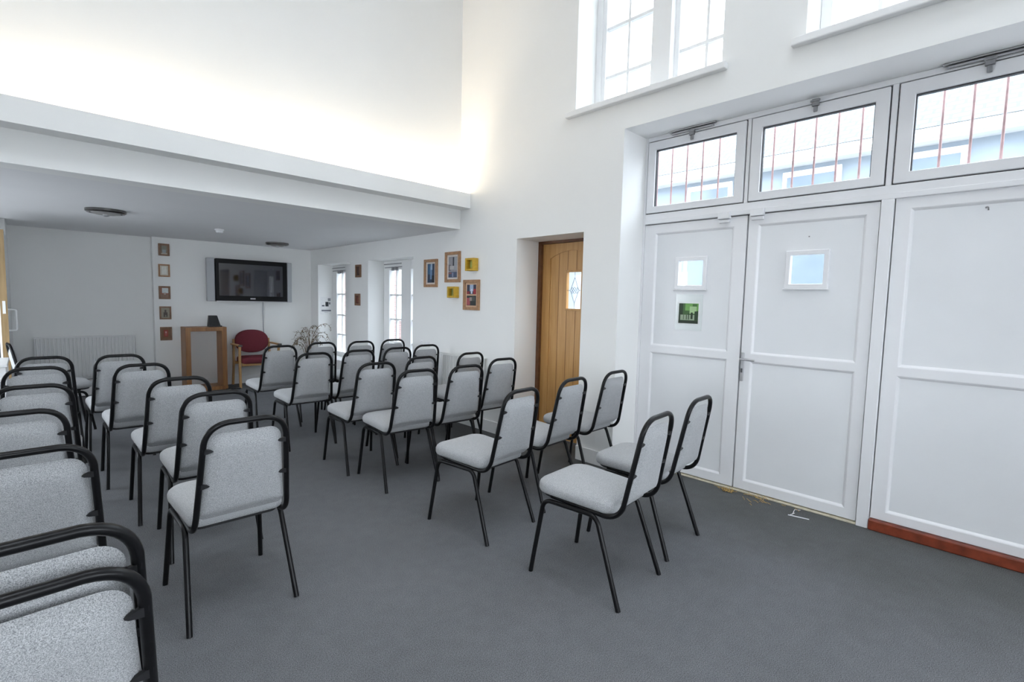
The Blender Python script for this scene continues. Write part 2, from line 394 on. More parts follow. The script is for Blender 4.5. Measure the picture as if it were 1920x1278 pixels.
# upper pair
w = sthing('window_3', 'high white window in two lights over the left transom, with two panes across each', 'window')
x = 3.92; y0, y1, z0, z1 = WIN_UP[0]
obj('mullion', nb((3.83, 3.98, 2.185, 2.36, z0, z1)), TRIMP, w, bevel=.004)
obj('frame', nb((x-.03, x+.05, 2.915, y1-.001, z0, z1), (x-.03, x+.05, y0+.001, y0+.045, z0, z1), (x-.03, x+.05, y0+.045, 2.185, z0, z0+.06), (x-.03, x+.05, 2.36, 2.915, z0, z0+.06),
               (x-.03, x+.05, y0+.045, 2.915, z1-.06, z1), (x-.02, x+.04, 2.36, 2.40, z0+.06, z1-.06), (x-.02, x+.04, 2.145, 2.185, z0+.06, z1-.06), (x-.02, x+.04, 2.875, 2.915, z0+.06, z1-.06)), TRIMP, w, bevel=.003)
bm = bmesh.new()
for zz in (3.52, 3.95, 4.38, 4.80): box(bm, x-.008, x+.03, y0+.045, 2.145, zz-.013, zz+.013); box(bm, x-.008, x+.03, 2.40, 2.875, zz-.013, zz+.013)
for yy in (2.64, 1.915): box(bm, x-.006, x+.028, yy-.011, yy+.011, z0+.06, z1-.06)
obj('glazing_bars', bm, TRIMP, w)
obj('pane', nb((x+.008, x+.012, y0+.03, 2.155, z0+.05, z1-.05), (x+.008, x+.012, 2.39, 2.88, z0+.05, z1-.05)), GLASS, w)
w = sthing('window_4', 'high white window cut off at the top right of the picture', 'window')
y0, y1, z0, z1 = WIN_UP[1]
obj('frame', nb((x-.03, x+.05, y1-.065, y1-.001, z0, z1), (x-.03, x+.05, y0+.001, y0+.065, z0, z1), (x-.03, x+.05, y0+.065, y1-.065, z0, z0+.06), (x-.03, x+.05, y0+.065, y1-.065, z1-.06, z1), (x-.03, x+.05, .37, .54, z0+.06, z1-.06)), TRIMP, w, bevel=.003)
bm = bmesh.new()
for zz in (3.52, 3.95, 4.38, 4.80): box(bm, x-.008, x+.03, y0+.065, .37, zz-.013, zz+.013); box(bm, x-.008, x+.03, .54, y1-.065, zz-.013, zz+.013)
for yy in (.79, .10): box(bm, x-.006, x+.028, yy-.011, yy+.011, z0+.06, z1-.06)
obj('glazing_bars', bm, TRIMP, w)
obj('pane', nb((x+.008, x+.012, y0+.05, .38, z0+.05, z1-.05), (x+.008, x+.012, .53, y1-.05, z0+.05, z1-.05)), GLASS, w)
struct('trim_5', nb((XI, 3.889, 1.655, 2.976, 3.1505, 3.165), (XI-.055, XI-.0005, 1.605, 3.06, 3.115, 3.165)), TRIMP, label='white window board under the high two-light window', cat='window sill', bevel=.008)
struct('trim_6', nb((XI, 3.889, -.205, 1.112, 3.1505, 3.165), (XI-.055, XI-.0005, -.26, 1.185, 3.115, 3.165)), TRIMP, label='white window board under the high window at top right', cat='window sill', bevel=.008)
# plain frames in the added light openings behind the camera
for k, (x0, x1, z0, z1) in enumerate(ADDED_REARWIN):
    bm = nb((x0, x0+.07, YR-.14, YR-.06, z0, z1), (x1-.07, x1, YR-.14, YR-.06, z0, z1), (x0+.07, x1-.07, YR-.14, YR-.06, z0, z0+.07), (x0+.07, x1-.07, YR-.14, YR-.06, z1-.07, z1), ((x0+x1)/2-.03, (x0+x1)/2+.03, YR-.14, YR-.06, z0+.07, z1-.07))
    struct('window_%d' % (8+k), bm, TRIMP, label='added white window frame in the wall behind the camera, %s' % ('left' if k == 0 else 'right'), cat='window')

# ------------------------------------------------------------------ white door set with transom lights
fr = bmesh.new(); X0, X1 = XD-.004, XD+.07
box(fr, X0, X1, 2.425, 2.447, 0, 2.90)
box(fr, X0, X1, -.55, -.50, 0, 2.90)
box(fr, X0-.006, X1, -.50, 2.425, 2.150, 2.238)                        # transom
box(fr, X0-.016, X0, -.50, 2.425, 2.150, 2.185)
box(fr, X0, X1, -.50, 2.425, 2.862, 2.90)                              # head
box(fr, X0, X1, 1.553, 1.580, 2.238, 2.862); box(fr, X0, X1, .666, .698, 2.238, 2.862)
box(fr, X0-.018, X1, .640, .708, 0, 2.150)                             # post
struct('trim_7', fr, UPVC, label='white plastic frame around the double doors and transom windows', cat='door frame', bevel=.004)

def transom(n, y0, y1, z0, z1, m, label, latch_y, arm=None):
    w = sthing('window_%d' % n, label, 'window'); g = .007
    obj('gasket', nb((XD+.012, XD+.03, y0-g, y1+g, z0-g, z0+.02), (XD+.012, XD+.03, y0-g, y1+g, z1-.02, z1+g), (XD+.012, XD+.03, y0-g, y0+.02, z0+.02, z1-.02), (XD+.012, XD+.03, y1-.02, y1+g, z0+.02, z1-.02)), GASKET, w)
    f = obj('frame', holed('x', XD-.012, XD+.04, y0, y1, z0, z1, [(y0+m, y1-m, z0+m*.8, z1-m)]), UPVC, w, bevel=.005)
    bm = nb((XD+.004, XD+.03, y0+m, y0+m+.006, z0+m*.8, z1-m), (XD+.004, XD+.03, y1-m-.006, y1-m, z0+m*.8, z1-m), (XD+.004, XD+.03, y0+m, y1-m, z1-m-.008, z1-m))
    obj('glazing_seal', bm, GASKET, w)
    obj('pane', nb((XD+.02, XD+.026, y0+m*.9, y1-m*.9, z0+m*.7, z1-m*.9)), GLASS, w)
    y = latch_y
    bm = nb((XD-.034, XD-.012, y-.022, y+.022, z1-.018, z1+.030), (XD-.026, XD-.012, y-.012, y+.012, z1-.055, z1-.018), (XD-.04, XD-.03, y-.03, y+.03, z1+.008, z1+.022))
    obj('latch', bm, STEELD, w, bevel=.003)
    if arm:
        bm = nb((XD-.040, XD-.004, arm[1], arm[0], z1+.036, z1+.044)); box(bm, XD-.030, XD-.006, arm[1]+.02, arm[0]-.02, z1+.018, z1+.030)
        obj('stay_arm', bm, STEEL, w, bevel=.002)
transom(5, 1.588, 2.418, 2.246, 2.854, .07, 'left transom window above the narrow white door leaf', 2.017, (2.22, 1.82))
transom(6, .706, 1.545, 2.246, 2.854, .075, 'middle transom window above the white door with the handle', 1.124)
transom(7, -.18, .658, 2.246, 2.854, .08, 'right transom window above the fixed white panel, cut by the picture edge', .254, (.46, -.15))

def leaf(name, y0, y1, z0, z1, py0, py1, prz, label, glaz=None, xf=XD, bz=(.09,), topz=2.07):
    """door leaf: stiles and rails in front, two sunk panels, bevelled beads"""
    d = sthing(name, label, 'door'); r0, r1 = prz; pb = bz[0]
    obj('leaf', nb((xf, xf+.05, y0, py0, z0, z1), (xf, xf+.05, py1, y1, z0, z1), (xf, xf+.05, py0, py1, z0, pb), (xf, xf+.05, py0, py1, r0, r1), (xf, xf+.05, py0, py1, topz, z1)), UPVC, d, bevel=.0)
    def beaded(a0, a1, c0, c1):
        bm = bmesh.new(); w = .017; X = xf; Xp = xf+.014; Xo = xf+.003
        o = [(a0, c0), (a1, c0), (a1, c1), (a0, c1)]; i = [(a0+w, c0+w), (a1-w, c0+w), (a1-w, c1-w), (a0+w, c1-w)]
        m_ = [(a0+w*.35, c0+w*.35), (a1-w*.35, c0+w*.35), (a1-w*.35, c1-w*.35), (a0+w*.35, c1-w*.35)]
        for k in range(4):
            j = (k+1) % 4
            quad(bm, [(X, *o[k]), (X, *o[j]), (Xo, *m_[j]), (Xo, *m_[k])]); quad(bm, [(Xo, *m_[k]), (Xo, *m_[j]), (Xp, *i[j]), (Xp, *i[k])])
        return bm, i, Xp
    for c0, c1, hole in ((pb, r0, None), (r1, topz, glaz)):
        bm, i, Xp = beaded(py0, py1, c0, c1); obj('bead', bm, UPVC, d)
        hs = [hole] if hole else []
        obj('panel', holed('x', Xp, Xp+.03, py0+.01, py1-.01, c0+.01, c1-.01, hs), UPVC2, d)
    if glaz:
        a0, a1, c0, c1 = glaz; t = .028; Xp = xf+.014
        gf = obj('vision_frame', holed('x', Xp-.016, Xp+.03, a0-t, a1+t, c0-t, c1+t, [(a0+.004, a1-.004, c0+.004, c1-.004)]), UPVC, d, bevel=.004)
        obj('vision_sill', nb((Xp-.022, Xp-.002, a0-t-.008, a1+t+.008, c0-t-.010, c0-t)), UPVC, d, bevel=.003)
        obj('pane', nb((Xp+.012, Xp+.016, a0-.002, a1+.002, c0-.002, c1+.002)), GLASS, d)
    return d
d1 = leaf('door_1', 1.543, 2.422, .022, 2.143, 1.640, 2.322, (1.032, 1.088), 'narrow white panelled door leaf with the green picture taped on it', (1.872, 2.092, 1.612, 1.824))
d2 = leaf('door_2', .714, 1.531, .022, 2.143, .782, 1.462, (1.032, 1.088), 'white panelled door leaf with the lever handle', (1.008, 1.228, 1.616, 1.830))
d3 = leaf('door_3', -.50, .634, .075, 2.150, -.30, .557, (1.032, 1.088), 'fixed white panel at the right with a red-brown board under it', None, bz=(.13,), topz=2.085)
hp = obj('handle_plate', nb((XD-.010, XD, 1.505, 1.529, .872, 1.096)), STEEL, d2, bevel=.004)
bm = bmesh.new(); tube(bm, fillet([(XD-.008, 1.519, 1.047), (XD-.05, 1.519, 1.047), (XD-.05, 1.412, 1.043)], .015), .008, 10)
obj('lever_handle', bm, STEEL, hp, smooth=True, angle=50)
obj('key_hole', nb((XD-.0125, XD-.009, 1.510, 1.522, .940, .972)), GASKET, hp)
obj('gap_light_block', nb((XD+.03, XD+.05, .628, .6395, .072, 2.15)), GASKET, d3)  # added strip behind the seam, stops daylight leaking through
obj('screw', nb((XD+.008, XD+.016, 1.112, 1.120, 1.949, 1.957)), STEELD, d2)
bm = bmesh.new(); tube(bm, fillet([(XD+.014, .215, 2.049), (XD-.012, .215, 2.049), (XD-.012, .205, 2.049), (XD-.012, .203, 2.030)], .005), .0035, 8)
obj('hook', bm, STEELD, d3, smooth=True)
for y0, y1, lab in ((1.665, 1.757, 'small white door latch block at the head of the narrow door leaf'), (1.415, 1.512, 'small white door latch block at the head of the door with the handle')):
    t = thing('latch_block', lab, 'latch', (XD, (y0+y1)/2, 2.15), 0, 'latch blocks over the double doors')
    h = (y1-y0)/2
    obj('body', nb((-.045, -.004, -h, h, -.022, .030)), UPVC, t, bevel=.004)
    obj('keeper', nb((-.030, -.001, -h*.9, h*.9, -.05, -.026)), UPVC, t, bevel=.003)
obj('gap_light_block', nb((XD+.04, XD+.052, 1.531, 1.543, .02, 2.15), (XD+.03, XD+.045, .706, .716, .02, 2.15), (XD+.03, XD+.05, .71, 2.425, 2.14, 2.152), (XD+.03, XD+.05, .71, 2.425, .0, .024)), GASKET, d2)  # dark strips added behind the leaf gaps to block light leaks
struct('trim_8', nb((XD-.016, XD+.06, .708, 2.44, 0, .013)), PALEWOOD, label='pale threshold strip under the white double doors', cat='threshold', bevel=.004)
struct('trim_9', nb((XD-.035, XD+.05, -.50, .638, 0, .070)), REDWOOD, label='red-brown varnished board under the fixed white panel', cat='board', bevel=.008)

# ------------------------------------------------------------------ oak door
od = sthing('door_4', 'golden oak plank door with a small leaded window', 'door'); xd = 3.975
obj('jamb', nb((xd-.03, xd+.06, 3.655, 3.698, 0, 2.086), (xd-.03, xd+.06, 2.839, 2.86, 0, 2.086), (xd-.03, xd+.06, 2.86, 3.655, 2.06, 2.086)), OAKDARK, od)
gy0, gy1, gz0, gz1 = 3.125, 3.318, 1.385, 1.760
ly0, ly1, lz1 = 2.862, 3.652, 2.057
obj('planks', holed('x', xd+.008, xd+.04, ly0, ly1, .012, lz1, [(gy0, gy1, gz0, gz1)]), OAKDOOR, od)
# raised surround with an arched top rail
def archz(y): 
    u = (y-(ly0+ly1)/2)/.29; return 1.905+.075*max(0, 1-u*u)
bm = bmesh.new(); st = .105
box(bm, xd, xd+.012, ly0, ly0+st, .012, lz1); box(bm, xd, xd+.012, ly1-st, ly1, .012, lz1); box(bm, xd, xd+.012, ly0+st, ly1-st, .012, .16)
N = 20; ys = [ly0+st+(ly1-ly0-2*st)*k/N for k in range(N+1)]
for a, b in zip(ys, ys[1:]):
    quad(bm, [(xd, a, archz(a)), (xd, b, archz(b)), (xd, b, lz1), (xd, a, lz1)]); quad(bm, [(xd, a, archz(a)), (xd, b, archz(b)), (xd+.012, b, archz(b)), (xd+.012, a, archz(a))])
obj('surround', bm, OAKDOOR, od)
bm = bmesh.new()
for k in range(1, 5):
    y = ly0+st+(ly1-ly0-2*st)*k/5
    for z0, z1 in ((.16, archz(y)-.002),):
        if gy0-.03 < y < gy1+.03: box(bm, xd+.0065, xd+.009, y-.003, y+.003, .16, gz0-.02); box(bm, xd+.0065, xd+.009, y-.003, y+.003, gz1+.02, z1)
        else: box(bm, xd+.0065, xd+.009, y-.003, y+.003, z0, z1)
obj('groove', bm, mat('oak_groove', (.28, .13, .04), .6, noise=(20, .1)), od)
obj('window_bead', nb((xd-.006, xd+.03, gy0-.018, gy0+.003, gz0-.018, gz1+.018), (xd-.006, xd+.03, gy1-.003, gy1+.018, gz0-.018, gz1+.018), (xd-.006, xd+.03, gy0+.003, gy1-.003, gz0-.018, gz0+.003), (xd-.006, xd+.03, gy0+.003, gy1-.003, gz1-.003, gz1+.018)), OAKDOOR, od, bevel=.003)
gp = obj('pane', nb((xd+.016, xd+.02, gy0, gy1, gz0, gz1)), GLASS, od)
bm = bmesh.new(); gc = (gy0+gy1)/2; zc = (gz0+gz1)/2; xx = xd+.012
L = lambda *p: tube(bm, [(xx, gc+a, zc+b) for a, b in p], .0022, 6)
L((0, gz1-zc), (0, .13)); L((0, -.13), (0, gz0-zc)); L((gy0-gc, 0), (-.06, 0)); L((.06, 0), (gy1-gc, 0))
L((0, .13), (-.045, .02), (0, -.035), (.045, .02), (0, .13)); L((0, -.13), (-.045, -.02), (0, .035), (.045, -.02), (0, -.13)); L((-.06, 0), (-.03, .03), (0, 0), (-.03, -.03), (-.06, 0)); L((.06, 0), (.03, .03), (0, 0), (.03, -.03), (.06, 0))
obj('leading', bm, GASKET, gp)

# ------------------------------------------------------------------ stacking chairs
def chair_proto():
    t = thing('stacking_chair', 'x', 'chair', group='grey stacking chairs')
    R_ = .0125
    # seat pad
    lp = roundrect(.198, .215, .075, .535, .085, .05)
    slope = lambda y: (y-.30)*.035
    bm = bmesh.new(); loops = []
    for s, z in ((.02, .437), (.004, .443), (0, .455), (0, .474), (.004, .486), (.014, .497), (.035, .506), (.08, .515), (.13, .520), (.18, .522)):
        loops.append([(x, y, z+slope(y)) for x, y in inset(lp, s)])
    loft(bm, loops); obj('seat', bm, FABRIC, t, smooth=True, angle=60)
    lp2 = inset(lp, .022)
    bm = bmesh.new(); loft(bm, [[(x, y, .424+slope(y)) for x, y in lp2], [(x, y, .4365+slope(y)) for x, y in lp2]])
    obj('seat_board', bm, BLACKP, t)
    # back pad: outline in (x, s), s measured up the lean
    A = Vector((0, .013, .50)); B = Vector((0, -.066, .916)); ax = (B-A).normalized(); nr = Vector((0, ax.z, -ax.y))   # nr points forward
    top = (.868-A.z)/ax.z; bot = (.478-A.z)/ax.z
    lp = roundrect(.176, .146, bot, top, .055, .03)
    bm = bmesh.new(); loops = []
    for s, d in ((.09, -.018), (.06, -.017), (.042, -.0135), (.024, -.006), (.009, .001), (0, .008), (.004, .014), (.016, .020), (.05, .024), (.10, .026)):
        loops.append([tuple(A + ax*v + nr*(d + (.012 if v < bot+.03 else 0)) + Vector((u, 0, 0))) for u, v in inset(lp, s)])
    loft(bm, loops); obj('backrest', bm, FABRIC, t, smooth=True, angle=60)
    # hoop
    pts = [(-.182, .43, .432), (-.190, .028, .421), (-.158, -.066, .916), (.158, -.066, .916), (.190, .028, .421), (.182, .43, .432)]
    bm = bmesh.new(); tube(bm, fillet(pts, [0, .095, .092, .092, .095, 0], 9), R_, 12); obj('back_frame', bm, BLACK, t, smooth=True, angle=60)
    # four legs, each with its half of the side rail
    for s in (-1, 1):
        bm = bmesh.new(); tube(bm, fillet([(s*.222, .53, 0), (s*.200, .470, .408), (s*.200, .310, .411)], .05, 7), .0122, 12); obj('leg', bm, BLACK, t, smooth=True, angle=60)
        bm = bmesh.new(); tube(bm, fillet([(s*.222, .0, 0), (s*.200, .150, .414), (s*.200, .312, .411)], .06, 7), .0122, 12); obj('leg', bm, BLACK, t, smooth=True, angle=60)
    # stacking bumpers
    for s in (-1, 1):
        for z in (.80, .645):
            k = (z-A.z)/ax.z; w = .185-.027*(z-.5)/.416; p = A+ax*k
            bm = bmesh.new(); o = []
            for u, v in ((0, .015), (.018, .012), (.033, .006), (.041, 0), (.034, -.005), (.018, -.008), (0, -.010)):
                o.append((-s*(u-.004), v))
            f = [[tuple(p+Vector((s*w+u, 0, 0))+ax*v+nr*d) for u, v in o] for d in (-.0115, -.002)]
            loft(bm, f); obj('bumper', bm, BLACKP, t)
    obj('cross_bar', nb((-.19, .19, .20, .222, .409, .424)), BLACKP, t)
    return t
proto = chair_proto(); used = [False]
CH = [  # x, y, rot deg, z, label
 (2.163, 1.262, 5.0, 0, 'grey stacking chair, left one of the nearest pair in the right-hand block'),
 (2.768, 1.338, 4.0, 0, 'grey stacking chair, right one of the nearest pair, beside the white double doors'),
 (2.119, 2.150, 5.2, 0, 'grey stacking chair, leftmost of three in the second row of the right-hand block'),
 (2.719, 2.237, 4.4, 0, 'grey stacking chair, middle one of three in the second row of the right-hand block'),
 (3.290, 2.274, 2.5, 0, 'grey stacking chair, rightmost of three in the second row, near the white doors'),
 (2.080, 3.204, -4.9, 0, 'grey stacking chair, leftmost of three in the third row of the right-hand block'),
 (2.545, 3.200, -3.0, 0, 'grey stacking chair, middle one of three in the third row of the right-hand block'),
 (3.126, 3.394, -1.6, 0, 'grey stacking chair, rightmost of three in the third row, left of the oak door'),
 (2.034, 3.737, -3.1, 0, 'grey stacking chair, leftmost of three in the fourth row of the right-hand block'),
 (2.573, 3.900, 2.5, 0, 'grey stacking chair, middle one of three in the fourth row of the right-hand block'),
 (3.194, 3.946, 1.1, 0, 'grey stacking chair, rightmost of three in the fourth row, near the low wall radiator'),
 (1.913, 4.691, -2.0, 0, 'grey stacking chair, leftmost of four in the fifth row of the right-hand block'),
 (2.380, 4.730, -1.8, 0, 'grey stacking chair, second from left of four in the fifth row of the right-hand block'),
 (2.850, 4.770, 0.3, 0, 'grey stacking chair, third from left of four in the fifth row of the right-hand block'),
 (3.300, 4.880, -1.8, 0, 'grey stacking chair, rightmost of four in the fifth row, beside the right-hand wall'),
 (1.900, 5.544, -2.0, 0, 'grey stacking chair, leftmost of four in the farthest row, before the maroon armchair'),
 (2.423, 5.719, -1.6, 0, 'grey stacking chair, second from left of four in the farthest row, before the dried stems'),
 (2.887, 5.665, -1.3, 0, 'grey stacking chair, third from left of four in the farthest row of the right-hand block'),
 (3.367, 5.738, -0.6, 0, 'grey stacking chair, rightmost of four in the farthest row, before the nearer narrow window'),
 (0.655, 2.364, -0.1, 0, 'grey stacking chair, nearest of the five along the left side of the aisle'),
 (0.718, 3.089, -2.8, 0, 'grey stacking chair, second nearest of the five along the left side of the aisle'),
 (0.665, 3.742, -1.8, 0, 'grey stacking chair, middle one of the five along the left side of the aisle'),
 (0.584, 4.594, -1.2, 0, 'grey stacking chair, fourth of the five along the left side of the aisle'),
 (0.533, 5.348, -0.9, 0, 'grey stacking chair, farthest of the five along the left side of the aisle'),
 (-.020, 1.255, 3.0, 0, 'grey stacking chair at the bottom left corner, lower one of a stack of two'),
 (-.024, 1.297, 3.0, .075, 'grey stacking chair at the bottom left, upper one stacked on the nearest chair'),
 (-.022, 2.325, 2.0, 0, 'grey stacking chair at the left edge, second place in the left-hand column'),
 (-.062, 3.080, 0.5, 0, 'grey stacking chair at the left edge, third place in the left-hand column'),
 (-.004, 3.870, -1.0, 0, 'grey stacking chair, third from the radiator in the left-hand column'),
 (0.016, 4.755, -0.6, 0, 'grey stacking chair, second from the radiator in the left-hand column'),
 (0.068, 5.455, -0.1, 0, 'grey stacking chair nearest the radiator in the left-hand column'),
]
for x, y, a, z, lab in CH:
    if not used[0]:
        proto.location = (x, y, z); proto.rotation_euler = (0, 0, math.radians(a)); proto['label'] = lab; used[0] = True
    else: dup(proto, (x, y, z), math.radians(a), lab)
dup(proto, (-.10, 6.92, 0), math.radians(-84), 'grey stacking chair at the far left edge, turned sideways by the open door')

# ------------------------------------------------------------------ television
tv = thing('television', 'large black flat television with silver side speakers on the far wall', 'television', (2.635, YB, 1.675))
hw = .535
obj('bracket', nb((-.2, .2, -.05, -.001, -.2, .2)), BLACKP, tv)
obj('casing', nb((-hw, hw, -.10, -.03, -.33, .33)), BLACKP, tv, bevel=.008)
obj('bezel', holed('y', -.108, -.098, -hw, hw, -.325, .333, [(-.492, .465, -.245, .262)]), mat('gloss_black_bezel', (.004, .004, .005), .35, spec=.2, noise=(20, .1)), tv, bevel=.003)
obj('screen', nb((-.50, .475, -.102, -.0995, -.255, .27)), SCREEN, tv)
obj('chrome_strip', nb((-hw, hw, -.106, -.06, -.339, -.326)), STEEL, tv)
obj('logo_badge', nb((-.045, .032, -.1095, -.107, -.296, -.276)), flat('grey_logo', (.5, .5, .52)), tv)
for sx0, sx1 in ((-.655, -.545), (.542, .622)):
    sp = obj('side_speaker', nb((sx0, sx1, -.095, -.02, -.335, .335)), SILVER, tv, bevel=.01)
bm = bmesh.new(); tube(bm, [(.17, -.03, -.335), (.17, -.012, -.5), (.175, -.010, -.75), (.19, -.010, -.95), (.2, -.012, -1.30), (.2, -.022, -1.50)], .006, 8)
obj('cable', bm, GREYSTEEL, tv, smooth=True)

# ------------------------------------------------------------------ hollow wooden table and speaker
tb = thing('side_table', 'tall hollow brown wooden table against the far wall under the television', 'table', (1.885, 8.50, 0))
obj('top', nb((-.27, .27, 0, .32, .895, .955)), TABLEW, tb, bevel=.003)
obj('side_panel', nb((-.27, -.205, 0, .32, .055, .895)), TABLEW, tb, bevel=.003)
obj('side_panel', nb((.205, .27, 0, .32, .055, .895)), TABLEW, tb, bevel=.003)
obj('base', nb((-.27, .27, -.02, .34, 0, .055)), TABLEW, tb, bevel=.003)
sp = thing('speaker', 'small black wedge-shaped speaker on top of the wooden table', 'speaker', (2.01, 8.63, .955))
bm = bmesh.new(); loft(bm, [[(-.075, -.05, .018), (.085, -.05, .018), (.085, .06, .018), (-.075, .06, .018)], [(-.062, -.01, .17), (.05, -.01, .17), (.05, .05, .17), (-.062, .05, .17)]])
obj('cabinet', bm, BLACKP, sp, bevel=.006)
obj('foot', nb((-.075, .10, -.065, .06, 0, .018)), BLACKP, sp, bevel=.003)
obj('grille', nb((-.05, .05, -.052, -.047, .03, .06)), mat('grille_cloth', (.03, .03, .03), .9, noise=(300, .3)), sp)

# ------------------------------------------------------------------ maroon armchair (faces the room)
ac = thing('armchair', 'maroon upholstered armchair with light wood arms beside the wooden table', 'armchair', (2.60, 8.66, 0), PI)
def ell(w, h, s, n=40): return [((w-s)*abs(math.cos(a))**.85*(1 if math.cos(a) > 0 else -1), (h-s)*abs(math.sin(a))**.9*(1 if math.sin(a) > 0 else -1)) for a in (2*PI*k/n for k in range(n))]
bm = bmesh.new(); loops = []
for s, d in ((.03, -.03), (.008, -.026), (0, -.015), (0, .008), (.010, .024), (.03, .033), (.09, .04)):
    loops.append([(u, -.155 - v*.12 + d, .70+v) for u, v in ell(.255, .185, s)])
loft(bm, loops); obj('backrest', bm, MAROON, ac, smooth=True, angle=60)
bm = bmesh.new(); lp = roundrect(.235, .255, -.18, .27, .07, .06); loops = []
for s, z in ((.03, .375), (.008, .38), (0, .395), (0, .440), (.008, .458), (.03, .468), (.09, .476)): loops.append([(x, y, z) for x, y in inset(lp, s)])
loft(bm, loops); obj('seat', bm, MAROON, ac, smooth=True, angle=60)
obj('seat_rail', nb((-.26, .26, .20, .225, .34, .385), (-.26, .26, -.17, -.145, .34, .385)), BEECH, ac, bevel=.004)
for s in (-1, 1):
    def sq(bm, pts, w, h):
        pts = fillet(pts, .05, 6); loops = []
        for i, p in enumerate(pts):
            a = pts[max(0, i-1)]; b = pts[min(len(pts)-1, i+1)]; t = (b-a).normalized(); nrm = Vector((0, -t.z, t.y))
            loops.append([tuple(p+Vector((du*w, 0, 0))+nrm*dv*h) for du, dv in ((-1, -1), (1, -1), (1, 1), (-1, 1))])
        loft(bm, loops)
    bm = bmesh.new(); sq(bm, [(s*.285, .225, 0), (s*.285, .205, .45), (s*.290, .235, .655)], .016, .020); obj('leg', bm, BEECH, ac, bevel=.004)
    bm = bmesh.new(); sq(bm, [(s*.275, -.215, 0), (s*.275, -.145, .40), (s*.262, -.185, .74)], .015, .019); obj('leg', bm, BEECH, ac, bevel=.004)
    ar = obj('arm', nb((s*.292-.026, s*.292+.026, -.165, .27, .652, .676)), BEECH, ac, bevel=.006)
    obj('arm_end_shade', nb((s*.292-.028, s*.292+.028, .255, .285, .650, .678)), mat('arm_end_shade_tone', (.10, .09, .08), .5, noise=(20, .1)), ar, bevel=.004)  # dark piece stands in for the shading at the arm's end
# small clutter at the table's foot
t = thing('power_adapter', 'small black adapter with a curled lead on the floor by the wooden table', 'adapter', (2.19, 8.34, 0))
obj('body', nb((-.04, .03, -.03, .03, 0, .035)), BLACKP, t, bevel=.006)
bm = bmesh.new(); tube(bm, fillet([(.03, 0, .02), (.10, -.02, .012), (.12, .06, .012), (.03, .10, .012), (-.08, .08, .012)], .03), .006, 8); obj('lead', bm, BLACKP, t, smooth=True)

# ------------------------------------------------------------------ dried plant in a vase
pl = thing('dried_plant', 'tall vase of dried brown stems in the far right corner', 'plant', (3.30, 8.25, 0))
bm = bmesh.new(); lathe(bm, [(.07, 0), (.10, .02), (.115, .12), (.10, .26), (.065, .36), (.075, .40), (.062, .40), (.055, .35)], 24)
obj('vase', bm, mat('pale_ceramic', (.55, .52, .47), .35, noise=(8, .1)), pl, smooth=True, angle=50)
rnd = random.Random(3)
STEMS = [(-.33, .68, .10), (-.26, .78, .1), (-.18, .86, .0), (-.13, .80, .05), (-.04, .94, .05), (.0, .90, -.05), (.05, .88, .0), (.15, .96, -.1), (.27, 1.00, .1), (.33, .84, -.1), (.20, .80, .05), (-.08, .76, -.1), (.10, .74, .1), (-.21, .70, -.05)]
for (dx, z, dy) in STEMS:
    bm = bmesh.new(); pts = []
    for k in range(9):
        u = k/8; pts.append((dx*.75*u**1.4+.02*math.sin(u*5+dx*9), -dy*u, .30+(z-.30)*math.sin(u*PI/2)))
    # drooping tip
    e = pts[-1]; sg = 1 if dx > 0 else -1
    for k in range(1, 6): pts.append((e[0]+sg*.022*k, e[1]-.006*k, e[2]+.012*k-.0065*k*k))
    tube(bm, pts, [.005-.0030*i/len(pts) for i in range(len(pts))], 6)
    for i in range(5, len(pts)):
        for q in range(2):
            p = Vector(pts[i]); dirv = Vector((rnd.uniform(-1, 1), rnd.uniform(-.6, .6), rnd.uniform(-1, .4))).normalized()
            s_ = Vector((dirv.y, -dirv.x, .3)).normalized()*.008; l = rnd.uniform(.035, .08)
            a = bm.verts.new(p); b = bm.verts.new(p+dirv*l*.5+s_); c = bm.verts.new(p+dirv*l); d = bm.verts.new(p+dirv*l*.5-s_)
            bm.faces.new((a, b, c, d))
    obj('stem', bm, TWIG, pl)

# ------------------------------------------------------------------ pictures
def cl(c): return flat('print_tone', c, .55)
_tones = {}
def tone(c):
    if c not in _tones: _tones[c] = cl(c)
    return _tones[c]
def picture(name, label, cat, loc, rotz, w, h, fw, fm, rects, depth=.022, mount=None, group=None):
    """picture facing local -Y, origin on the wall at its centre; rects = (x0,x1,z0,z1,colour) in -1..1"""
    t = thing(name, label, cat, loc, rotz, group); a, b = w/2, h/2
    obj('frame', nb((-a, -a+fw, -depth, 0, -b, b), (a-fw, a, -depth, 0, -b, b), (-a+fw, a-fw, -depth, 0, -b, -b+fw), (-a+fw, a-fw, -depth, 0, b-fw, b)), fm, t, bevel=.002)
    bm = bmesh.new(); ms = []; iw, ih = a-fw, b-fw
    y = -depth*.35
    for k, (x0, x1, z0, z1, c) in enumerate(rects):
        m = tone(c)
        if m not in ms: ms.append(m)
        yy = y-.0004*k
        quad(bm, [(x0*iw, yy, z0*ih), (x1*iw, yy, z0*ih), (x1*iw, yy, z1*ih), (x0*iw, yy, z1*ih)], ms.index(m))
    # backing keeps the print solid
    box(bm, -iw, iw, y+.001, -.001, -ih, ih, 0)
    obj('print', bm, ms, t)
    return t
def on_back(x0, x1, z0, z1): return ((x0+x1)/2, YB, (z0+z1)/2), 0, x1-x0, z1-z0
FG = 'small square pictures in a column on the far wall'
BW = 'small square picture on the far wall, '
